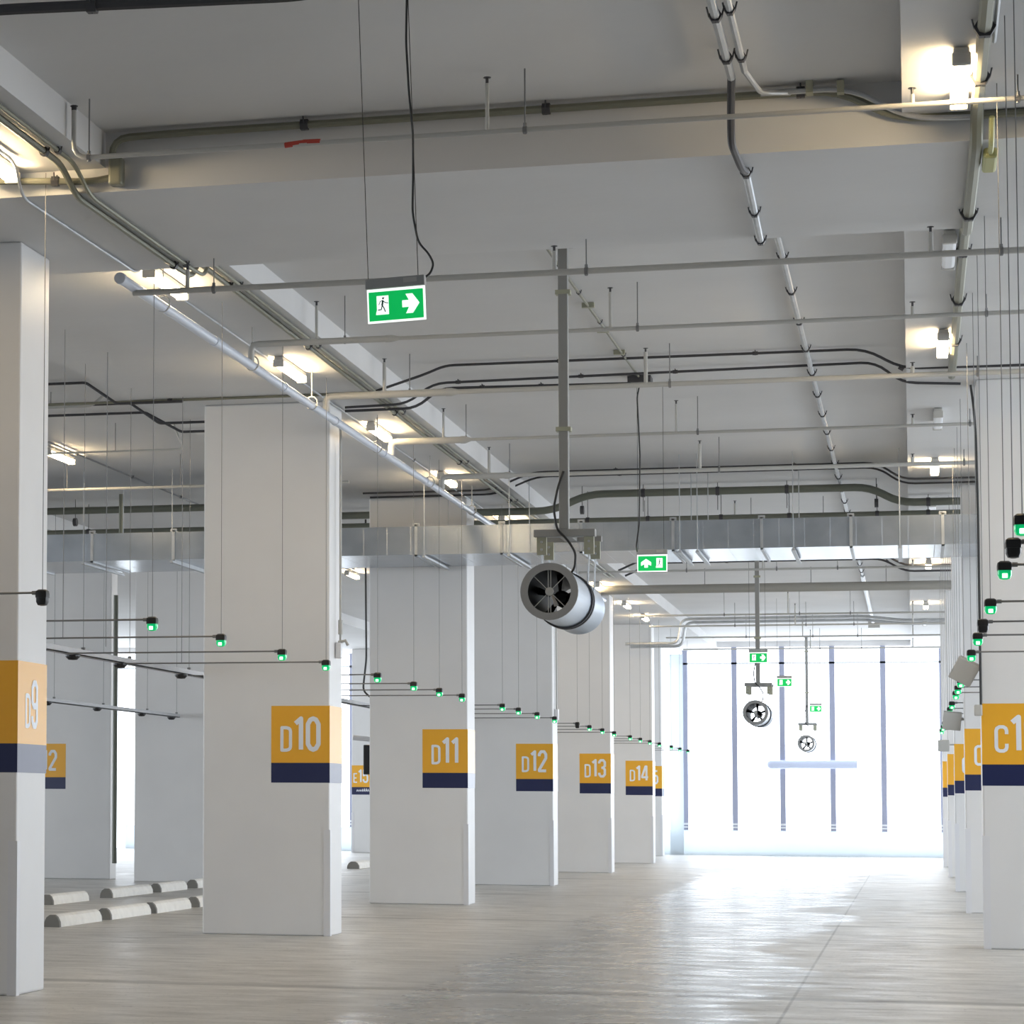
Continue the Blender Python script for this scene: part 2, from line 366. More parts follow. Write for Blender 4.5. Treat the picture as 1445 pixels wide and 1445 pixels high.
# ------------------------------------------------------------------ lamps
def make_lamp(lit):
    root = bpy.data.objects.new('ceiling_lamp', None); COL.objects.link(root); root.empty_display_size = .1
    L = 1.25
    bm = BM(); cbox(bm, (0, 0, -.035), (.10, L, .05)); link('housing', bm, M_lampbody, root, bevel=.01)
    bm = BM(); cbox(bm, (0, 0, -.085), (.115, L-.08, .07)); link('diffuser', bm, M_lamp if lit else M_lampoff, root, bevel=.03)
    for s in (-1, 1):
        link('mounting_clip', cbox(BM(), (0, s*L*.28, -.005), (.06, .08, .05)), M_lampbody, root)
        link('end_cap', cbox(BM(), (0, s*(L/2-.02), -.085), (.12, .05, .085)), M_lampbody, root, bevel=.01)
    return tag(root, None, 'ceiling lamp')
LP = {True: make_lamp(True), False: make_lamp(False)}; used = set()
def lamp(x, y, z, lit, label, grp):
    root = LP[lit]
    if lit in used: return dup(root, (x, y, z), label, grp)
    used.add(lit); root.location = (x, y, z); tag(root, label, 'ceiling lamp', grp); return root
dl = [(19.42, 'leftmost, at the frame edge'), (24.62, 'above the open end of the white pipe'), (30.0, 'second beyond the big cross beam'), (35.4, 'third beyond the big cross beam'), (40.9, 'fourth beyond the big cross beam, before the duct'), (47.2, 'just behind the top edge of the metal duct')]
for i, (y, d) in enumerate(dl):
    lamp(-6.74, y, 6.62, True, 'lit lamp over the left column row, ' + d, 'lit lamps over the left column row')
for i, (u, v) in enumerate([(858, 828), (893, 854), (920, 872)]):
    q = px(u, v, Z=6.55); lamp(-6.75, q.y, 6.62, True, 'distant lit lamp over the left column row behind the duct, %s from the near side' % ORD[i], 'lit lamps over the left column row')
for y, lit, d in [(18.98, True, 'very bright, nearest at the top right'), (24.9, False, 'just beyond the big cross beam'), (30.0, True, 'second beyond the big cross beam'), (35.9, False, 'between the two glowing ones'), (41.0, True, 'small, above the duct end'), (46.5, False, 'right above the duct'), (52.5, False, 'small, below the duct'), (57.6, True, 'small, before the far cross beam'), (69.5, True, 'tiny, beyond the far cross beam'), (76, False, 'tiny, far end')]:
    lamp(.37, y, 6.62, lit, ('lit' if lit else 'unlit') + ' lamp over the right column row, ' + d, 'lamps over the right column row')
q = px(80, 645, Z=6.8); lamp(q.x+.05, q.y, 6.88, True, 'lit lamp in the left parking bay right of the D9 column', 'lamps over the left parking bays')
q = px(497, 812, Z=6.8); lamp(q.x, q.y, 6.88, True, 'lit lamp seen between columns D10 and D11 under the duct', 'lamps over the left parking bays')
# ------------------------------------------------------------------ sprinkler pipes
def rod(bm, x, y, z0, z1, r=.005): tube(bm, [(x, y, z0), (x, y, z1)], r, 5)
def sprinkler(y, z, x0, x1, r, label, elbow=None, heads=(), rods=(), top=SLAB, rodtop=None, nm='sprinkler_pipe', mt=None):
    root = thing(nm, label, 'pipe', (x0, y, z), 'sprinkler branch pipes across the aisle')
    mt = mt or M_wpipe
    pts = [(x0, y, z), (x1, y, z)]
    if elbow == 'up': pts = [(x0, y, top-.08)] + pts
    bm = BM(); tube(bm, local(root, pts), r, 10, .12); link('pipe', bm, mt, root, smooth=True)
    if elbow == 'down':
        q = 1.45 if y < 35 else .95; R = .045 if y > 30 else .034
        bm = BM(); tube(bm, local(root, [(x0, y, 6.25), (x0, y, z), (x0+q, y, z)]), R, 12, .13); link('elbow_drop', bm, mt, root, smooth=True)
        link('reducer', tube(BM(), local(root, [(x0+q-.02, y, z), (x0+q+.04, y, z), (x0+q+.12, y, z)]), [R*1.12, R*1.12, r], 12), mt, root, smooth=True)
    if elbow == 'up':
        bm = BM(); tube(bm, local(root, [(x0, y, top-.08), (x0, y, top-.05)]), .02, 6); tube(bm, local(root, [(x0, y, top-.05), (x0, y, top-.045)]), .03, 8); link('sprinkler_head', bm, M_dark, root)
    for hx in heads:
        t_ = BAND if (-9.27 < hx < -6.04 or hx > -.01) else top
        if 20.2 < y < 23.4: t_ = CR
        if t_-z < .16: continue
        bm = BM(); tube(bm, local(root, [(hx, y, z), (hx, y, t_-.09)]), r*.75, 8); o = link('riser', bm, mt, root, smooth=True)
        bm = BM(); tube(bm, local(root, [(hx, y, t_-.09), (hx, y, t_-.05)]), .012, 6); tube(bm, local(root, [(hx, y, t_-.05), (hx, y, t_-.045)]), .028, 8); link('sprinkler_head', bm, M_dark, o)
    for rx in rods:
        t_ = BAND if (-9.27 < rx < -6.04 or rx > -.01) else top
        if 20.2 < y < 23.4: t_ = CR
        bm = BM(); rod(bm, *local(root, [(rx, y, 0)])[0][:2], -r, t_-z, .006)
        tube(bm, local(root, [(rx, y, z-r-.012), (rx, y, z+r+.03)]), .014, 6); tube(bm, local(root, [(rx-.015, y, z), (rx+.015, y, z)]), r+.006, 10)
        link('hanger_rod', bm, M_wire, root)
    return root
RX = (-5.86, -2.6, .75)
o = sprinkler(19.2, 6.455, -5.98, 9, .019, 'nearest white sprinkler pipe crossing below the ceiling, with a red patch', 'up', (-2.87, .06), RX)
bm = BM(); tube(bm, local(o, [px(402, 205, Y=19.2), px(430, 201, Y=19.2)]), .021, 10); tube(bm, local(o, [px(428, 201, Y=19.2), px(452, 200, Y=19.2)]), .022, 10); link('red_patch', bm, M_red, o)
sprinkler(23.0, 6.155, -6.6, 9, .027, 'white sprinkler pipe just past the big cross beam, joining the open-ended main', None, (-6.1, -2.87, .2), RX)
for y, r, d, z in [(27.5, .022, 'second elbowed sprinkler pipe, in front of the D10 column top', 6.43), (31.3, .03, 'cream sprinkler pipe passing the top of column C10', 6.43), (35.5, .021, 'thin sprinkler pipe, third elbow down onto the white main', 6.43), (39.55, .03, 'grey sprinkler pipe just above the duct, fourth elbow', 6.43)]:
    sprinkler(y, z, -6.6, 9 if y < 33 else 9, r, d, 'down', (-5.9, -2.87, .06), (-5.6, -2.6, .75))
for y, z, d in [(47.6, 6.43, 'behind the duct top edge'), (56.7, 6.43, 'right below the duct'), (68.3, 6.3, 'first beyond the far cross beam'), (72.5, 6.3, 'second beyond the far cross beam'), (77.5, 6.3, 'third beyond the far cross beam'), (83.5, 6.3, 'last before the bright opening')]:
    sprinkler(y, z, -6.6, 9, .024, 'distant sprinkler pipe across the aisle, ' + d, None, (-2.87, .06), (-4.4, -2.6, -1.4))
# left bay pipes
for i, (pts, r, d) in enumerate([
    ([px(66, 692, Z=6.4), px(287, 684, Z=6.4)], .022, 'cream pipe crossing the left bay above the duct'),
    ([px(66, 640, Z=6.5), px(257, 633, Z=6.5), px(257, 610, Z=6.8)], .014, 'thin pipe with upturned end by the left bay lamp'),
    ([px(66, 575, Z=6.7), px(130, 573, Z=6.7), px(130, 545, Z=6.86)], .02, 'short pipe with upturned white end in the left bay')]):
    y = pts[0].y; z = pts[0].z
    pts = [Vector((pts[0].x-4, y, z))] + [Vector((q.x, y, z if k < 2 else SLAB-.05)) for k, q in enumerate(pts)]
    if i == 0: pts[-1].x = -8.0
    root = thing('sprinkler_pipe', d, 'pipe', pts[0]); bm = BM(); tube(bm, local(root, pts), r, 8, .08); link('pipe', bm, M_wpipe, root, smooth=True)
    for x in (-12.4, -10.6):
        bm = BM(); rod(bm, x-root.location.x, 0, 0, SLAB-z, .006); link('hanger_rod', bm, M_wire, root)
# the main running along the left row
root = thing('sprinkler_main', 'thick pale blue-white main pipe running away along the left column row', 'pipe', (-6.6, 22.6, 6.21))
bm = BM(); tube(bm, [(0, 0, 0), (0, 39, 0)], .047, 14); link('pipe', bm, M_blupipe, root, smooth=True)
link('end_cap', tube(BM(), [(0, -.03, 0), (0, .05, 0)], .052, 14), M_blupipe, root, smooth=True)
for y in (3.3, 6.4, 9.2, 12.3, 15.5, 18.7, 22, 25, 28, 31, 34, 37): link('coupling', tube(BM(), [(0, y, 0), (0, y+.09, 0)], .054, 14), M_blupipe, root, smooth=True)
for y in (1.4, 4.95, 7.9, 11.9, 15.9, 19.8, 24, 28, 32):
    bm = BM(); rod(bm, 0, y, .10, BAND-6.21 if y > .8 else CR-6.21, .008)
    tube(bm, [(.068*math.cos(a*math.pi/6), y, .03+.075*math.sin(a*math.pi/6)) for a in range(13)], .009, 5)
    link('ring_hanger', bm, M_wpipe, root)
# ------------------------------------------------------------------ conduits
def conduit(pts, r, label, m=M_olive, fil=.12, clips=(), cat='conduit', name='conduit', grp=None, couplings=True):
    root = thing(name, label, cat, pts[0], grp); L = local(root, pts)
    bm = BM(); tube(bm, L, r, 8, fil); link('tube', bm, m, root, smooth=True)
    if clips:
        for k in clips:      # k: fraction along
            tot = sum((L[i+1]-L[i]).length for i in range(len(L)-1)); s = k*tot
            for i in range(len(L)-1):
                l = (L[i+1]-L[i]).length
                if s <= l or i == len(L)-2:
                    bm = BM(); d = (L[i+1]-L[i]).normalized(); p = L[i]+d*s
                    tube(bm, [p-d*.03, p+d*.03], r*1.5, 6)
                    sd = d.cross(Vector((0, 0, 1)))
                    if sd.length > .3:
                        sd.normalize()
                        hh = min(r*2.2, max(.01, SLAB-.004-(p.z+pts[0].z)))
                        tube(bm, [p-sd*r*1.9+Vector((0, 0, hh)), p-sd*r*1.4, p-Vector((0, 0, r*1.3)), p+sd*r*1.4, p+sd*r*1.9+Vector((0, 0, hh))], .006, 5)
                    link('clip', bm, M_dark, root)
                    break
                s -= l
    return root
V = Vector
# along band D, right pair (olive)
for k, dx in enumerate((0, .11)):
    conduit([V((-6.30+dx, 8, 6.59)), V((-6.30+dx, 19.9, 6.59)), V((-6.27+dx, 20.20, 6.40)), V((-6.24+dx, 23.3, 6.40)), V((-6.24+dx, 23.7, 6.42)), V((-6.24+dx, 23.9, 6.59)), V((-6.33+dx, 60, 6.59))], .026 if k == 0 else .018,
            'olive conduit along the left ceiling band, %s of the pair' % ('left' if k == 0 else 'right'), clips=(.17, .22, .29, .33, .4, .5, .6, .7), fil=.2)
conduit([V((-6.60, 17.6, 6.59)), V((-6.61, 18.3, 6.59)), V((-6.62, 19.7, 6.59)), V((-6.71, 20.2, 6.41)), V((-6.68, 23.32, 6.41)), V((-6.68, 23.5, 6.46)), V((-6.85, 23.9, 6.59)), V((-6.86, 29.5, 6.59)), V((-6.92, 60, 6.59))], .013,
        'thin shiny conduit feeding the lamps over the left column row', m=M_galv, clips=(.3, .5), fil=.15)
# band C
conduit([V((.50, 8, 6.56)), V((.50, 19.9, 6.56)), V((.50, 20.2, 6.39)), V((.49, 23.35, 6.39)), V((.49, 23.7, 6.56)), V((.49, 32.3, 6.56))], .045, 'thick olive conduit along the right ceiling band', clips=(.4, .45, .6, .7, .8, .9), fil=.15)
conduit([V((.57, 8, 6.59)), V((.57, 18.2, 6.59))], .014, 'thin grey conduit beside the thick one at the top right', m=M_galv, clips=(.5,))
root = thing('junction_box', 'olive yellow junction box below the bright lamp at top right', 'electrical box', (.60, 20.6, 6.36))
bm = BM(); cbox(bm, (0, 0, 0), (.10, .5, .08)); link('box', bm, M_yel, root, bevel=.02); bm = BM(); tube(bm, [(0, -.25, 0), (0, -.55, .0), (0, -.7, .15)], .02, 6, .1); link('conduit_entry', bm, M_yel, root)
# galvanised pair overhead
for dx, zz in ((-.05, 6.80), (.05, 6.80)):
    cl = (.42, .62, .79, .93) if dx < 0 else (.42, .62, .79, .95)
    conduit([V((-1.14+dx, 12, zz)), V((-1.12+dx, 19.45 if dx < 0 else 19.3, zz))], .03 if dx < 0 else .024, 'galvanised conduit at the top of the photo, %s of two side by side' % ('left' if dx < 0 else 'right'), m=M_galv, clips=cl)
conduit([V((-1.17, 19.45, 6.80)), V((-1.19, 19.7, 6.62)), V((-1.20, 19.85, 6.42)), V((-1.16, 20.4, 6.36)), V((-1.14, 20.6, 6.38))], .028, 'dark flexible conduit drooping under the big cross beam', m=M_dark, fil=.1)
conduit([V((-1.07, 19.3, 6.80)), V((-1.0, 19.55, 6.74)), px(1075, 131, Y=19.95), px(1115, 131, Y=20.1)], .02, 'grey flexible conduit curling right before the cross beam', m=M_galv, fil=.15)
conduit([V((-1.14, 20.6, 6.385)), V((-1.17, 23.3, 6.385))], .028, 'short galvanised conduit under the big cross beam', m=M_galv, clips=(.03, .55, .97))
conduit([V((-1.13, 23.6, 6.85)), V((-1.10, 34, 6.85)), V((-1.06, 47, 6.85)), V((-1.03, 63.5, 6.85))], .03, 'long galvanised conduit running away along the aisle ceiling', m=M_galv, clips=tuple((k+.5)/22 for k in range(22)))
conduit([V((-1.03, 63.6, 6.84)), V((-1.02, 80, 6.84))], .05, 'bright galvanised conduit beyond the far cross beam', m=M_galv)
# transverse
conduit([px(0, 256, Y=20.1), px(130, 256, Y=20.15), V((-5.97, 20.15, 6.52))], .028, 'olive conduit under the left band by the corner box', clips=(.5,))
conduit([V((-5.96, 20.15, 6.52)), V((-5.96, 20.15, 6.83)), V((-5.5, 20.15, 6.84)), V((-.45, 20.15, 6.84)), V((-.06, 20.15, 6.60)), V((.82, 20.15, 6.59)), V((6, 20.15, 6.59))], .03, 'olive conduit along the near face of the big cross beam', clips=(.15, .3, .45, .62), fil=.25)
conduit([V((-1.0, 20.08, 6.83)), V((-.35, 20.08, 6.83)), V((.02, 20.08, 6.58)), V((.5, 20.08, 6.56))], .02, 'grey flexible conduit dipping along the cross beam at right', m=M_galv, fil=.3)
tag(link('junction_box', cbox(BM(), (-5.92, 20.14, 6.56), (.11, .12, .22)), M_olive, bevel=.02), 'olive grey box in the corner of band and cross beam, upper left', 'electrical box')
for k, u in enumerate((1142, 1186)):
    q = px(u, 122, Y=20.05); tag(link('pipe_clip', cbox(BM(), (q.x, 20.10, q.z), (.05, .12, .09)), M_bracket), ('left' if k == 0 else 'right') + ' of two brass-coloured clips on the cross beam conduit', 'clip')
conduit([V((-9, 15.3, 6.42)), V((-5.2, 15.3, 6.42)), V((-3.4, 15.3, 6.36)), V((-2, 15.3, 6.5))], .035, 'dark pipe crossing the top left corner', m=M_dark, clips=(.3, .62))
conduit([V((-15, 32.2, 6.60)), V((-9.0, 32.25, 6.60)), V((-6.1, 32.25, 6.60))], .017, 'thin dark conduit across the top of column D10', clips=(.3, .7))
g = 'bundle of conduits across the aisle ceiling'
conduit([px(530, 552, Y=32.0), px(600, 528, Y=32.0), V((-5.3, 32.0, 6.86)), V((-.45, 32.0, 6.86)), px(1272, 520, Y=32.0), V((5, 32.0, 6.57))], .016, 'highest dark conduit crossing the aisle near the D10 column top', m=M_dark, clips=(.2, .4, .55), grp=g, fil=.2)
conduit([px(487, 575, Y=33.0), px(575, 570, Y=33.0), px(610, 541, Y=33.0), V((-.35, 33.0, 6.86)), px(1272, 540, Y=33.0), V((.6, 33.0, 6.57))], .016, 'second dark conduit crossing the aisle near the D10 column top', m=M_dark, clips=(.2, .4, .55), grp=g, fil=.2)
conduit([px(487, 580, Y=33.4), px(588, 576, Y=33.4), px(620, 548, Y=33.4), px(890, 541, Y=33.4)], .018, 'third dark conduit, ending at the small box above the hanging cable', m=M_dark, clips=(.5, .7), grp=g, fil=.2)
conduit([V((-3.24, 25.3, 6.86)), V((-3.15, 33.4, 6.86))], .014, 'straight olive conduit on the ceiling behind the fan post', clips=(.12, .3, .52, .8))
for k, (u, v) in enumerate([(830, 435), (851, 470), (874, 501)]):
    q = px(u, v, Z=6.84); tag(link('ceiling_clip', cbox(BM(), (q.x, q.y, 6.87), (.13, .06, .05)), M_bracket), 'small olive clip plate beside the fan post, %s from the top' % ORD[k], 'clip')
tag(link('junction_box', cbox(BM(), (-3.15, 33.6, 6.84), (.28, .3, .08)), M_dark), 'small dark box at the top of the second exit sign cable', 'electrical box')
for k, (y, u0) in enumerate([(42.7, 700), (43.3, 712)]):
    conduit([V((-8.4, y, 6.585)), V((-6.35, y, 6.585)), V((-5.7, y, 6.85)), V((-.45, y, 6.85)), V((-.1, y, 6.585)), V((5, y, 6.585))], .016, 'thin dark conduit across the aisle just above the duct, %s one' % ('nearer' if k == 0 else 'farther'), m=M_dark, clips=(.3, .5), fil=.2)
# left-bay conduits
for (u0, v0), (u1, v1), (u2, v2), d in [((66, 543), (121, 540), (165, 562), 'upper'), ((66, 574), (184, 569), (225, 586), 'middle'), ((66, 587), (205, 582), (256, 604), 'lower')]:
    y = px(u1, v1, Z=6.86).y; e2 = px(u2, v2, Y=y); e2.z = 6.58
    conduit([V((-16, y, 6.86)), V((px(u1, v1, Z=6.86).x, y, 6.86)), e2, V((-8.6, y, 6.58))], .018, 'dark conduit bending down under the left band, %s of three in the left bay' % d, m=M_dark, fil=.04)
conduit([V((-12.1, 24, 6.87)), V((-12.0, 60, 6.87))], .015, 'ceiling conduit running past the left bay lamp', m=M_wire, clips=tuple(k/12 for k in range(1, 12)))
# behind duct
for y, z, r, d in [(45.2, 6.80, .062, 'upper'), (46.0, 6.42, .05, 'lower')]:
    if d == 'upper':
        pts = [V((-30, y, 6.70)), V((-10.0, y, 6.70)), V((-9.6, y, 6.50)), V((-5.7, y, 6.50)), V((-5.1, y, 6.76)), V((-.6, y, 6.76)), V((-.15, y, 6.50)), V((8, y, 6.50))]
    else: pts = [V((-30, y, 6.40)), V((8, y, 6.40))]
    root = thing('drain_pipe', 'dark olive drain pipe above the duct, %s one' % d, 'pipe', pts[0]); bm = BM(); tube(bm, local(root, pts), r, 12, .25); link('pipe', bm, M_drain, root, smooth=True)
    for x in (-14, -11, -5.2, -4.2, -3.0, -1.9, -.5, .3):
        bm = BM()
        tube(bm, local(root, [(x-.03, y, 6.76 if d == 'upper' and -5 < x < -.7 else (6.5 if d == 'upper' else 6.4)), (x+.03, y, 6.76 if d == 'upper' and -5 < x < -.7 else (6.5 if d == 'upper' else 6.4))]), r+.01, 12)
        rod(bm, x-root.location.x, 0, 6.45-root.location.z, (BAND if (-9.27 < x < -6.04 or x > -.01) else SLAB)-root.location.z, .006)
        link('pipe_hanger', bm, M_dark, root)
for k, (y, z) in enumerate([(57.8, 6.82), (59.2, 6.82)]):
    conduit([V((-5.9, y, 6.55)), V((-5.3, y, z)), V((-.55, y, z)), V((-.1, y, 6.55)), V((5, y, 6.55))], .022, 'distant dark conduit under the duct, %s one' % ('nearer' if k == 0 else 'farther'), m=M_dark, clips=(.2, .5), fil=.2)
root = thing('drain_pipe', 'thick grey pipe crossing the aisle above the middle jet fan post', 'pipe', (-6.9, 61.8, px(1100, 829, Y=61.8).z))
link('pipe', tube(BM(), [(0, 0, 0), (10, 0, 0)], .10, 16), mat('warm_grey_pipe_paint', (.30, .29, .26), .5), root, smooth=True)
for x in (.2, 2.5, 4.8, 6.4): link('pipe_hanger', tube(BM(), [(x, 0, .09), (x, 0, (BAND if (x < .86 or x > 6.89) else SLAB)-root.location.z)], .008, 5), M_wire, root)
for k, y in enumerate((74.2, 75.6)):
    conduit([V((-7.4, y, 5.95)), V((-6.0, y, 5.95)), V((-5.9, y, 6.6)), V((-1.2, y, 6.62)), V((-.2, y, 6.5)), V((5, y, 6.5))], .04, 'pale pipe with elbow before the bright opening, %s of two' % ('nearer' if k == 0 else 'farther'), m=M_galv, fil=.2)
bm = BM(); cbox(bm, (-1.0, 80.5, 6.78), (.32, .4, .18)); tag(link('ceiling_box', bm, M_greybox), 'grey box on the ceiling at the end of the long conduit', 'electrical box')
tag(link('roof_drain_pipe', tube(BM(), [(-15.83, 54.0, 5.9), (-15.83, 54.0, .35)], .05, 12), M_drain, smooth=True), 'vertical dark olive pipe beside the E12 column', 'pipe')
root = thing('rain_downpipe', 'olive pipe turning down behind the duct in the left bay', 'pipe', px(171, 684, Y=44.6))
q = root.location.copy(); bm = BM(); tube(bm, [(q.x*0+2.3, 0, 0), (0, 0, 0), (0, 0, -1.1)], .035, 10, .15); link('pipe', bm, M_olive, root, smooth=True)
bm = BM(); rod(bm, .4, 0, 0, SLAB-q.z, .006); link('hanger_rod', bm, M_wire, root)
# ------------------------------------------------------------------ duct
root = thing('air_duct', 'long galvanised rectangular air duct crossing the whole aisle below the ceiling', 'duct', (-20, 41.5, 5.47))
dz0, dz1, dy = 0, .44, 2.17
bm = BM(); box(bm, (-6, 0, dz0), (26, dy, dz1)); link('duct_body', bm, M_duct, root)
xs = []; u = 487
for u in (-300, -200, -100, 18, 130, 245, 400, 587, 708, 820, 950, 1075, 1201, 1331, 1460):
    x = px(u, 780, Y=41.5).x+20
    bm = BM(); g = .025
    box(bm, (x-.02, -g, dz0-g), (x+.02, 0, dz1+g)); box(bm, (x-.02, -g, dz0-g), (x+.02, dy+g, dz0)); box(bm, (x-.02, -g, dz1), (x+.02, dy+g, dz1+g))
    for a in (.012,): box(bm, (x-.05, -g*.5, dz1), (x+.05, g, dz1+.05))
    link('flange', bm, M_galv, root)
for u in (120, 245, 600, 720, 960, 985, 1120, 1270):
    x = px(u, 780, Y=41.5).x+20
    bm = BM(); box(bm, (x-.02, -.15, -.045), (x+.02, dy+.03, -.025)); box(bm, (x-.03, -.15, -.06), (x+.03, dy+.03, -.045))
    rod(bm, x, -.10, -.03, (BAND if (-9.27 < x-20 < -6.04 or x-20 > -.01) else SLAB)-5.47, .007); rod(bm, x, dy+.02, -.03, 6.3-5.47 if False else (BAND if (-9.27 < x-20 < -6.04 or x-20 > -.01) else SLAB)-5.47, .007)
    link('support_angle', bm, M_galv, root)
# ------------------------------------------------------------------ jet fans
def fan_blade(bm, a):
    # one twisted blade in the XZ plane
    st = []
    for i in range(6):
        r = .05+.165*i/5; w = .05+.03*i/5; tw = math.radians(55-22*i/5)
        c = V((math.cos(a)*r, 0, math.sin(a)*r)); t_ = V((-math.sin(a), 0, math.cos(a)))
        d = t_*math.cos(tw)+V((0, 1, 0))*math.sin(tw); n = d.cross(V((math.cos(a), 0, math.sin(a))))
        st.append([c-d*w/2, c+n*.006, c+d*w/2, c-n*.006])
    rings = [[bm.verts.new(p) for p in s] for s in st]
    for A, B in zip(rings, rings[1:]):
        for k in range(4): bm.faces.new((A[k], A[(k+1) % 4], B[(k+1) % 4], B[k]))
    bm.faces.new(rings[0][::-1]); bm.faces.new(rings[-1])
def make_fan():
    root = bpy.data.objects.new('jet_fan', None); COL.objects.link(root)   # origin at ceiling above its middle, z = 0 ceiling
    zc = 3.54-SLAB; y0 = -1.13; T = Matrix.Translation((0, 0, zc))
    bm = BM(); lathe(bm, [(.215, y0), (.25, y0), (.252, y0+.02), (.245, y0+.03), (.245, .0), (.255, 0), (.255, .10), (.245, .10), (.245, 1.10), (.252, 1.11), (.25, 1.13), (.215, 1.13)], 40, T); link('casing', bm, M_fangrey, root, smooth=True)
    bm = BM(); lathe(bm, [(.214, y0+.002), (.214, 1.128)], 40, T); link('shade_liner', bm, M_fanshade, root, smooth=True)  # added sleeve, coloured dark in place of shade inside the casing
    bm = BM(); lathe(bm, [(.193, y0-.012), (.258, y0-.012), (.258, y0+.015), (.193, y0+.015), (.193, y0-.012)], 40, T); link('mouth_ring', bm, M_fanflange, root, smooth=True)
    for a_, b_ in ((.10, .145), (-.02, .01)):
        bm = BM(); lathe(bm, [(.25, a_), (.266, a_), (.266, b_), (.25, b_), (.25, a_)], 40, T); link('clamp_band', bm, M_dark, root, smooth=True)
    bm = BM()
    for k in range(8):
        a = math.radians(90+45*k)
        if k % 2 == 0 and k % 4 == 0:
            for s in (-1, 1): tube(bm, [(s*.011+.03*math.cos(a), y0+.02, zc+.03*math.sin(a)), (s*.011+.2*math.cos(a), y0+.02, zc+.2*math.sin(a))], .0045, 5)
        elif k % 2: tube(bm, [(.03*math.cos(a), y0+.02, zc+.03*math.sin(a)), (.2*math.cos(a), y0+.02, zc+.2*math.sin(a))], .004, 5)
    link('guard_rods', bm, M_fanrod, root)
    bm = BM(); lathe(bm, [(.0, y0), (.035, y0), (.04, y0+.02), (.0, y0+.03)], 12, T); link('guard_centre', bm, M_fanrod, root)
    bm = BM(); lathe(bm, [(0, -.30), (.05, -.30), (.075, -.24), (.075, .30), (.05, .34), (0, .34)], 20, T); link('motor', bm, M_dark, root, smooth=True)
    for k in range(5):
        bm = BM(); fan_blade(bm, math.radians(90+72*k)); bmesh.ops.translate(bm, vec=(0, -.34, zc), verts=bm.verts[:]); link('blade', bm, M_dark, root)
    bm = BM(); fan_blade(bm, math.radians(-68)); bmesh.ops.scale(bm, vec=(.62, .6, .62), verts=bm.verts[:]); bmesh.ops.translate(bm, vec=(.0, y0+.12, zc), verts=bm.verts[:]); link('pale_blade', bm, M_guard, root)
    bm = BM(); box(bm, (-.045, -.045, 4.205-SLAB), (.045, .045, -.01)); 
    box(bm, (-.09, -.09, -.015), (.09, .09, 0)); link('post', bm, M_post, root, bevel=.008)
    for z in (-.45, -1.75): link('post_collar', box(BM(), (-.07, -.055, z-.02), (.07, .055, z+.02)), M_bracket, root)
    bm = BM(); box(bm, (-.28, -.06, 4.135-SLAB), (.29, .06, 4.205-SLAB)); box(bm, (-.28, .5, 4.135-SLAB), (.29, .56, 4.19-SLAB)); box(bm, (-.06, .0, 4.14-SLAB), (.06, .56, 4.19-SLAB)); link('crossbar', bm, M_post, root, bevel=.006)
    for x in (-.21, .23):
        for y in (-.03, .5):
            hb = link('hanger_bracket', box(BM(), (x-.045, y, 3.97-SLAB), (x+.045, y+.05, 4.14-SLAB)), M_bracket, root)
            for z in (4.02, 4.09): link('bolt', tube(BM(), [(x, y, z-SLAB), (x, y-.015, z-SLAB)], .012, 8), M_galv, hb)
            link('suspension_rod', tube(BM(), [(x, y+.02, 3.99-SLAB), (x*.92, y+.02, zc+.08)], .009, 6), M_galv, root)
    bm = BM(); tube(bm, [(.0, -.05, 4.75-SLAB), (-.05, -.07, 4.6-SLAB), (-.09, -.08, 4.4-SLAB), (-.06, -.08, 4.2-SLAB), (.04, -.07, 4.1-SLAB), (.11, -.05, 3.98-SLAB), (.10, -.05, 3.84-SLAB), (.05, -.05, 3.77-SLAB)], .011, 8, .05); link('power_cable', bm, M_cable, root, smooth=True)
    return root
fan = make_fan(); fan.location = (-3.1, 25.5, SLAB)
tag(fan, 'near grey cylindrical jet fan hanging on a post in the aisle, before the duct', 'fan', 'jet fans along the aisle')
dup(fan, (-3.1, 58.75, SLAB), 'middle jet fan, small dark wheel hanging before the bright opening', 'jet fans along the aisle')
dup(fan, (-3.15, 87.9, SLAB), 'farthest jet fan, tiny five-blade wheel in the bright opening', 'jet fans along the aisle')
# ------------------------------------------------------------------ exit signs
def man(bm, put, cx_, w, h, y0):
    S = lambda p: (cx_+(p[0]-.5)*w, y0+p[1]*h)
    stroke(bm, [S(p) for p in [(.58, .92), (.60, .90)]], .16*h, put, .003)
    c = S((.55, .88)); r = .05*h
    stroke(bm, [(c[0]-r, c[1]), (c[0], c[1]), (c[0]+r, c[1])], .1*h, put, .003)
    stroke(bm, [S(p) for p in [(.15, .52), (.28, .72), (.50, .76)]], .035*h, put, .003)
    stroke(bm, [S(p) for p in [(.50, .76), (.72, .64), (1.0, .60)]], .045*h, put, .003)
    stroke(bm, [S(p) for p in [(.52, .78), (.48, .58), (.44, .48)]], .10*h, put, .003)
    stroke(bm, [S(p) for p in [(.46, .50), (.36, .26), (.05, .24)]], .055*h, put, .003)
    stroke(bm, [S(p) for p in [(.46, .50), (.62, .32), (.74, .12)]], .055*h, put, .003)
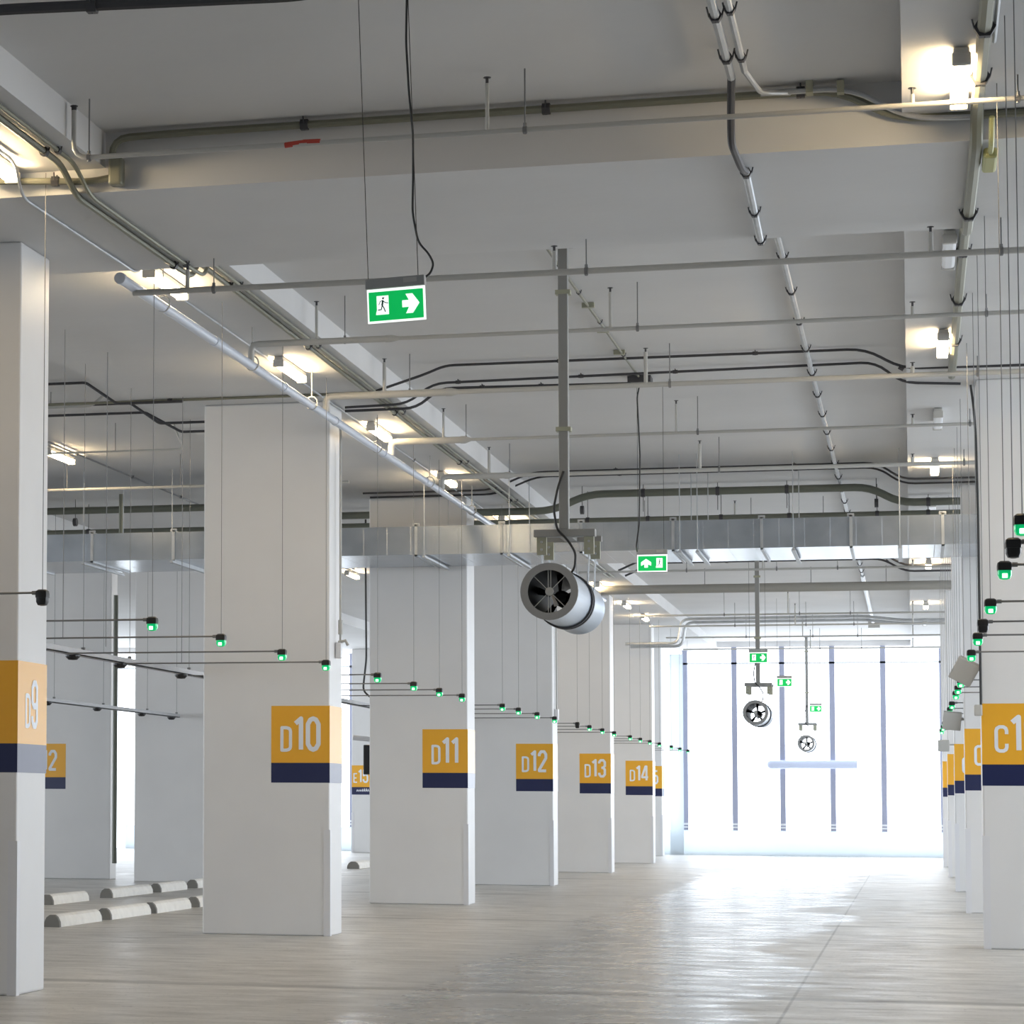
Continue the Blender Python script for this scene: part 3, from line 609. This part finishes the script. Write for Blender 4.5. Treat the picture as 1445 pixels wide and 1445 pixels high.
def make_exit(kind, zc=4.785):
    root = bpy.data.objects.new('exit_sign', None); COL.objects.link(root)    # origin: centre of the panel, faces -Y
    w, h = .37, .215
    bm = BM(); box(bm, (-w/2, -.008, -h/2), (w/2, .012, h/2)); link('lit_panel', bm, M_exitw, root)
    bm = BM(); box(bm, (-w/2+.011, -.011, -h/2+.011), (w/2-.011, -.008, h/2-.018)); link('green_face', bm, M_exit, root)
    put = lambda x, y, t: V((x, -.0112-t, y))
    bm = BM(); mx_ = -.085 if kind != 'up' else .09; ax = .095 if kind != 'up' else -.075
    def poly(ps, th=.002):
        lo = [bm.verts.new(put(x, y, 0)) for x, y in ps]; hi = [bm.verts.new(put(x, y, th)) for x, y in ps]
        bm.faces.new(lo[::-1]); bm.faces.new(hi)
        for i in range(len(ps)): bm.faces.new((lo[i], lo[(i+1) % len(ps)], hi[(i+1) % len(ps)], hi[i]))
    poly([(mx_-.038, .062), (mx_+.038, .062), (mx_+.038, -.058), (mx_-.045, -.058), (mx_-.042, -.04), (mx_-.038, -.03)])
    A = [(-.055, .022), (-.012, .022), (-.032, .062), (.012, .062), (.055, 0), (.012, -.062), (-.032, -.062), (-.012, -.022), (-.055, -.022)]
    if kind == 'up': A = [(-y, x) for x, y in A]
    link('doorway', bm, M_exitw, root); bm = BM()
    poly([(ax+x, y) for x, y in A])
    link('arrow', bm, M_exitw, root)
    bm = BM(); man(bm, lambda x, y, t: V((x, -.0133-t, y)), mx_, .070, .115, -.056); link('running_figure', bm, M_exitd, root)
    bm = BM(); box(bm, (-w/2-.006, -.03, h/2), (w/2+.004, .035, h/2+.065)); hs = link('housing', bm, M_box, root, bevel=.004)
    bm = BM(); box(bm, (w/2-.13, -.033, h/2+.025), (w/2-.045, -.03, h/2+.055)); link('indicator_plate', bm, M_greybox, hs)
    top = SLAB-zc-h/2
    for x in (-w/2+.01, w/2-.04):
        bm = BM(); tube(bm, [(x, 0, h/2+.06), (x, 0, h/2+top+.2)], .0028, 5); link('suspension_wire', bm, M_cable, root)
    return root
A = make_exit('right'); A.location = (-3.09, 16.8, 4.785); A.rotation_euler.z = -.02; A.rotation_euler.y = -.035
tag(A, 'near green exit sign with running man and right arrow, hanging high before the duct', 'exit sign', 'green exit signs')
# its cable
L = [px(574, 0, Y=16.9), px(573, 60, Y=16.9), px(577, 130, Y=16.9), px(583, 190, Y=16.9), px(583, 250, Y=16.9), px(582, 300, Y=16.9), px(590, 342, Y=16.9), px(605, 358, Y=16.9), px(612, 372, Y=16.9), px(608, 385, Y=16.9), px(598, 393, Y=16.85)]
q = V((L[0].x, 16.9, SLAB)); bm = BM(); tube(bm, [q]+L, .0075, 6, .05); tag(link('hanging_cable', bm, M_cable, smooth=True), 'black cable drooping from the ceiling to the near exit sign', 'cable')
Bx = make_exit('up', 4.66); Bx.location = (-3.10, 34.5, 4.66); tag(Bx, 'green exit sign with up arrow, in front of the duct', 'exit sign', 'green exit signs')
L = [V((-3.17, 33.9, SLAB)), px(899, 560, Y=34), px(903, 640, Y=34), px(902, 740, Y=34), px(898, 770, Y=34.2), px(899, 778, Y=34.4)]
bm = BM(); tube(bm, L, .01, 6, .05); tag(link('hanging_cable', bm, M_cable, smooth=True), 'black cable hanging from the ceiling to the second exit sign', 'cable')
dup(A, px(1070, 928, Y=57.4), 'third exit sign, small, at the second fan post').rotation_euler = (0, 0, 0)
dup(A, px(1107, 963, Y=71.2), 'fourth exit sign, tiny, right of the dark middle fan').rotation_euler = (0, 0, 0)
dup(A, px(1151, 1000, Y=88.6), 'farthest exit sign, barely visible in the bright opening').rotation_euler = (0, 0, 0)
# ------------------------------------------------------------------ parking indicator lamps on arms
def make_ind(lit, s, arm):    # s = +1 arm to the right, -1 arm to the left
    root = bpy.data.objects.new('bay_indicator', None); COL.objects.link(root)
    bm = BM(); prof = [(.0, .012), (.03, .012), (.046, 0), (.05, -.02), (.05, -.052)]
    rings = []
    for r, z in prof:
        rings.append([bm.verts.new((max(-1, min(1, 1.25*math.cos(a*math.pi/8)))*r, max(-1, min(1, 1.25*math.sin(a*math.pi/8)))*r, z)) for a in range(16)])
    for a, b_ in zip(rings[1:], rings[2:]):
        for k in range(16): bm.faces.new((a[k], a[(k+1) % 16], b_[(k+1) % 16], b_[k]))
    bm.faces.new(rings[1]); bm.faces.new(rings[-1])
    link('cap', bm, M_black, root, smooth=True)
    bm = BM(); rings = []
    for r, z in [(.046, -.052), (.046, -.085), (.034, -.11), (.015, -.115)]:
        rings.append([bm.verts.new((max(-1, min(1, 1.2*math.cos(a*math.pi/8)))*r, max(-1, min(1, 1.2*math.sin(a*math.pi/8)))*r, z)) for a in range(16)])
    for a, b_ in zip(rings, rings[1:]):
        for k in range(16): bm.faces.new((a[k], a[(k+1) % 16], b_[(k+1) % 16], b_[k]))
    bm.faces.new(rings[0]); bm.faces.new(rings[-1])
    ln = link('lens', bm, M_green if lit else M_black, root, smooth=True)
    if lit:
        bm = BM(); cbox(bm, (0, -.047, -.09), (.035, .008, .03)); link('diodes', bm, M_greenhot, ln, bevel=.003)
    bm = BM(); tube(bm, [(s*.045, 0, -.012), (s*arm, 0, -.012)], .0095, 6); tube(bm, [(s*.05, 0, -.012), (s*.085, 0, -.012)], .016, 8); link('arm', bm, M_wire, root)
    bm = BM(); tube(bm, [(0, 0, .01), (0, 0, BAND-3.30)], .0035, 5); link('hanger_wire', bm, M_wire, root)
    return root
protos = {}
def indicator(x, y, lit, s, label, grp):
    z = 3.30
    if s < 0: x, y, z = -6.52, y*.988, 3.28
    k = (lit, s); arm = 2.425 if s < 0 else 3.0
    if k not in protos:
        o = protos[k] = make_ind(lit, s, arm); o.location = (x, y, z); tag(o, label, 'parking indicator', grp)
    else: o = dup(protos[k], (x, y, z), label, grp)
    tag(o, label, 'parking indicator', grp); return o
gl = 'parking indicators of the left row'; gr = 'parking indicators of the right row'
names = {10: 'column D10', 11: 'column D11', 12: 'column D12', 13: 'column D13', 14: 'column D14'}
indicator(-6.6, 20.44, False, -1, 'dark unlit parking indicator on its arm crossing the D9 column', gl)
groups = [(10, [23.69, 26.25, 28.99, 31.31]), (11, [34.53, 37.18, 39.3, 41.38]), (12, [45.65, 47.6, 50.06, 52.6]), (13, [56.3, 58.5, 61.0, 63.5]), (14, [67.2, 69.8, 72.4, 75.2]), (15, [79, 82, 85])]
for n, ys in groups:
    for i, y in enumerate(ys):
        lit = not (n == 13 and i == 0)
        indicator(-6.6, y, lit, -1, ('green parking indicator, %s from the left before column D%d' if lit else 'unlit parking indicator, %s from the left before column D%d') % (ORD[i], n), gl)
rr = [(16.26, True, 'largest, cut by the frame edge, above'), (17.72, False, 'large and dark, second from the top, above'), (19.4, True, 'third from the top, above'), (22.9, True, 'fourth from the top, above'),
      (25.4, False, 'small and dark at the left edge of'), (27.4, True, 'first green below the dark one at the left edge of'), (30.4, True, 'lowest before the white floodlight at the left edge of')]
for i, (y, lit, d) in enumerate(rr):
    indicator(.62, y, lit, 1, 'parking indicator, %s column C10' % d, gr)
for i, y in enumerate([34.6, 37.2, 39.4, 41.35, 45.5, 48.1, 50.9, 53.4, 56.2, 58.9, 61.6]):
    indicator(.62, y, True, 1, 'tiny green parking indicator in the receding right row, %s past the floodlight' % (ORD+['eleventh'])[i], gr)
# cable channels that carry the arms, with dome sensors
def channel(x, z, y0, y1, label, ys):
    root = thing('cable_channel', label, 'cable channel', (x, y0, z))
    bm = BM(); box(bm, (-.05, 0, 0), (.05, y1-y0, .012)); box(bm, (-.05, 0, 0), (-.042, y1-y0, .07)); box(bm, (.042, 0, 0), (.05, y1-y0, .07)); link('channel', bm, M_chan, root)
    for y in ys:
        bm = BM(); lathe(bm, [(0, -.06), (.05, -.055), (.085, -.02), (.085, 0), (0, 0)], 14, Matrix.Translation((0, y-y0, 0)) @ Matrix.Rotation(P2, 4, 'X')); link('sensor', bm, M_black, root)
        bm = BM(); rod(bm, 0, y-y0+.4, .01, BAND-z, .004); cbox(bm, (0, y-y0+.4, .09), (.04, .04, .03)); link('hanger_wire', bm, M_wire, root)
channel(-9.0, 3.27, 22.9, 41.4, 'galvanised cable channel from column D9 to column D10, with black sensors', [23.7, 26.2, 29.0, 30.9, 33.7, 37, 39.5])
channel(-9.0, 3.27, 43.6, 88, 'galvanised cable channel behind column D11 and beyond', [47, 50, 53, 57])
channel(-14.3, 3.33, 40, 53.3, 'farther cable channel behind column D9 at the far left', [44.6, 47.6, 50.6, 52.8])
# more ceiling drop wires in the left bay
for i, (u, v0, v1) in enumerate([(92, 465, 985), (104, 440, 985), (152, 497, 925), (206, 500, 920), (258, 560, 985), (283, 543, 930), (570, 610, 900), (603, 640, 900)]):
    a = px(u, v0, Z=6.62 if i != 6 else 6.62); b_ = V((a.x, a.y, 3.34 if a.x < -8.2 else 6.3))
    if a.x > -8.2: continue
    bm = BM(); tube(bm, [V((a.x, a.y, BAND if a.x > -9.27 else SLAB)), b_], .005, 5); tag(link('drop_wire', bm, M_wire), 'thin drop wire from the ceiling, %s from the left beside column D9' % ORD[i], 'wire', 'drop wires in the left bay')
# ------------------------------------------------------------------ boxes, floodlights, small fittings
def floodlight(c, s, label, ry=.5):
    root = thing('floodlight', label, 'floodlight', c)
    bm = BM(); cbox(bm, (0, 0, 0), (.34*s, .10*s, .36*s)); h = link('head', bm, M_greybox, root, bevel=.012); h.rotation_euler = (.35, ry, 0)
    bm = BM(); tube(bm, [(.02, 0, .02), (.25*s+.1, 0, .02)], .02*s+.004, 6); link('arm', bm, M_greybox, root)
px_ = px(1363, 946, Y=33.0); floodlight((.60, 33.2, px_.z), .8, 'pale grey square floodlight at the left edge of column C10', .5)
q = px(1328, 1052, Y=54.6); floodlight((q.x+.05, 54.8, q.z), .62, 'small white floodlight on a far right column', 0)
q = px(1333, 1010, Y=50); 
floodlight((.60, 44.1, px(1332, 1016, Y=43.7).z), .8, 'second pale floodlight farther down the right row', .1)
root = thing('switch_box', 'small cream switch box at the lower end of a cable on column C10', 'electrical box', (.74, 33.0, 2.75))
bm = BM(); cbox(bm, (0, 0, 0), (.09, .05, .13)); link('box', bm, M_greybox, root, bevel=.012)
bm = BM(); tube(bm, [(.03, -.0, .06), (.03, 0, 2.3), (.02, 0, 3.2), (.0, 0, 3.55), (-.03, 0, 3.80)], .014, 8, .2); link('cable', bm, M_cable, root, smooth=True)
root = thing('switch_box', 'white junction box with round fittings at the right edge of column D10', 'electrical box', (-6.845, 33.25, 3.53))
bm = BM(); cbox(bm, (0, 0, 0), (.07, .10, .20)); link('box', bm, M_guard, root, bevel=.01)
bm = BM(); tube(bm, [(.02, 0, .1), (.02, 0, 2.75), (.0, 0, 2.9)], .016, 8); tube(bm, [(.02, 0, .2), (.02, 0, .38)], .03, 8); tube(bm, [(.0, -.03, .10), (.09, -.03, .12), (.12, -.03, .06)], .02, 8); link('conduit', bm, M_wpipe, root, smooth=True)
root = thing('switch_box', 'small white box with conduit on the side of column D12', 'electrical box', (-6.85, 54.9, 3.42))
bm = BM(); cbox(bm, (0, 0, 0), (.08, .1, .22)); link('box', bm, M_guard, root); bm = BM(); tube(bm, [(0, 0, .1), (0, 0, 3.05)], .02, 8); link('conduit', bm, M_wpipe, root)
bm = BM(); L = [V((px(516, 800, Y=47).x, 47, SLAB if px(516, 800, Y=47).x < -9.27 else BAND)), px(516, 800, Y=47), px(517, 930, Y=47), px(512, 975, Y=47), V((-8.95, 46.9, 3.36))]; tube(bm, L, .018, 6, .1)
tag(link('hanging_cable', bm, M_cable, smooth=True), 'black cable hanging left of column D11', 'cable')
q = px(520, 1072, Y=56); root = thing('display_panel', 'black upright panel on a hanging pole, partly hidden by column D11', 'panel', (q.x, 56, q.z))
link('panel', cbox(BM(), (0, 0, 0), (.20, .12, .62)), M_black, root, bevel=.02)
link('pole', tube(BM(), [(.05, 0, .3), (.05, 0, (SLAB if q.x+.05 < -9.27 else BAND)-q.z)], .03, 8), M_guard, root); link('bar', tube(BM(), [(-.32, 0, .46), (.08, 0, .42)], .05, 8), M_guard, root)
# wrapped bar across the far opening
q0 = px(1083, 1079, Y=89.77); q1 = px(1210, 1079, Y=89.77)
bm = BM(); tube(bm, [q0, q0+V((.1, 0, .0)), q0.lerp(q1, .3), q0.lerp(q1, .6), q1], [.09, .16, .14, .15, .15], 10); tag(link('wrapped_bar', bm, mat('pale_plastic_wrap', (.62, .68, .85), .3), smooth=True), 'pale plastic-wrapped bar across the bright far opening', 'bar')
# tall drop wires at the right of the frame
for i, (u, v0, v1) in enumerate([(1408, 42, 690), (1374, 380, 900), (1399, 210, 860), (1320, 420, 470)]):
    pass
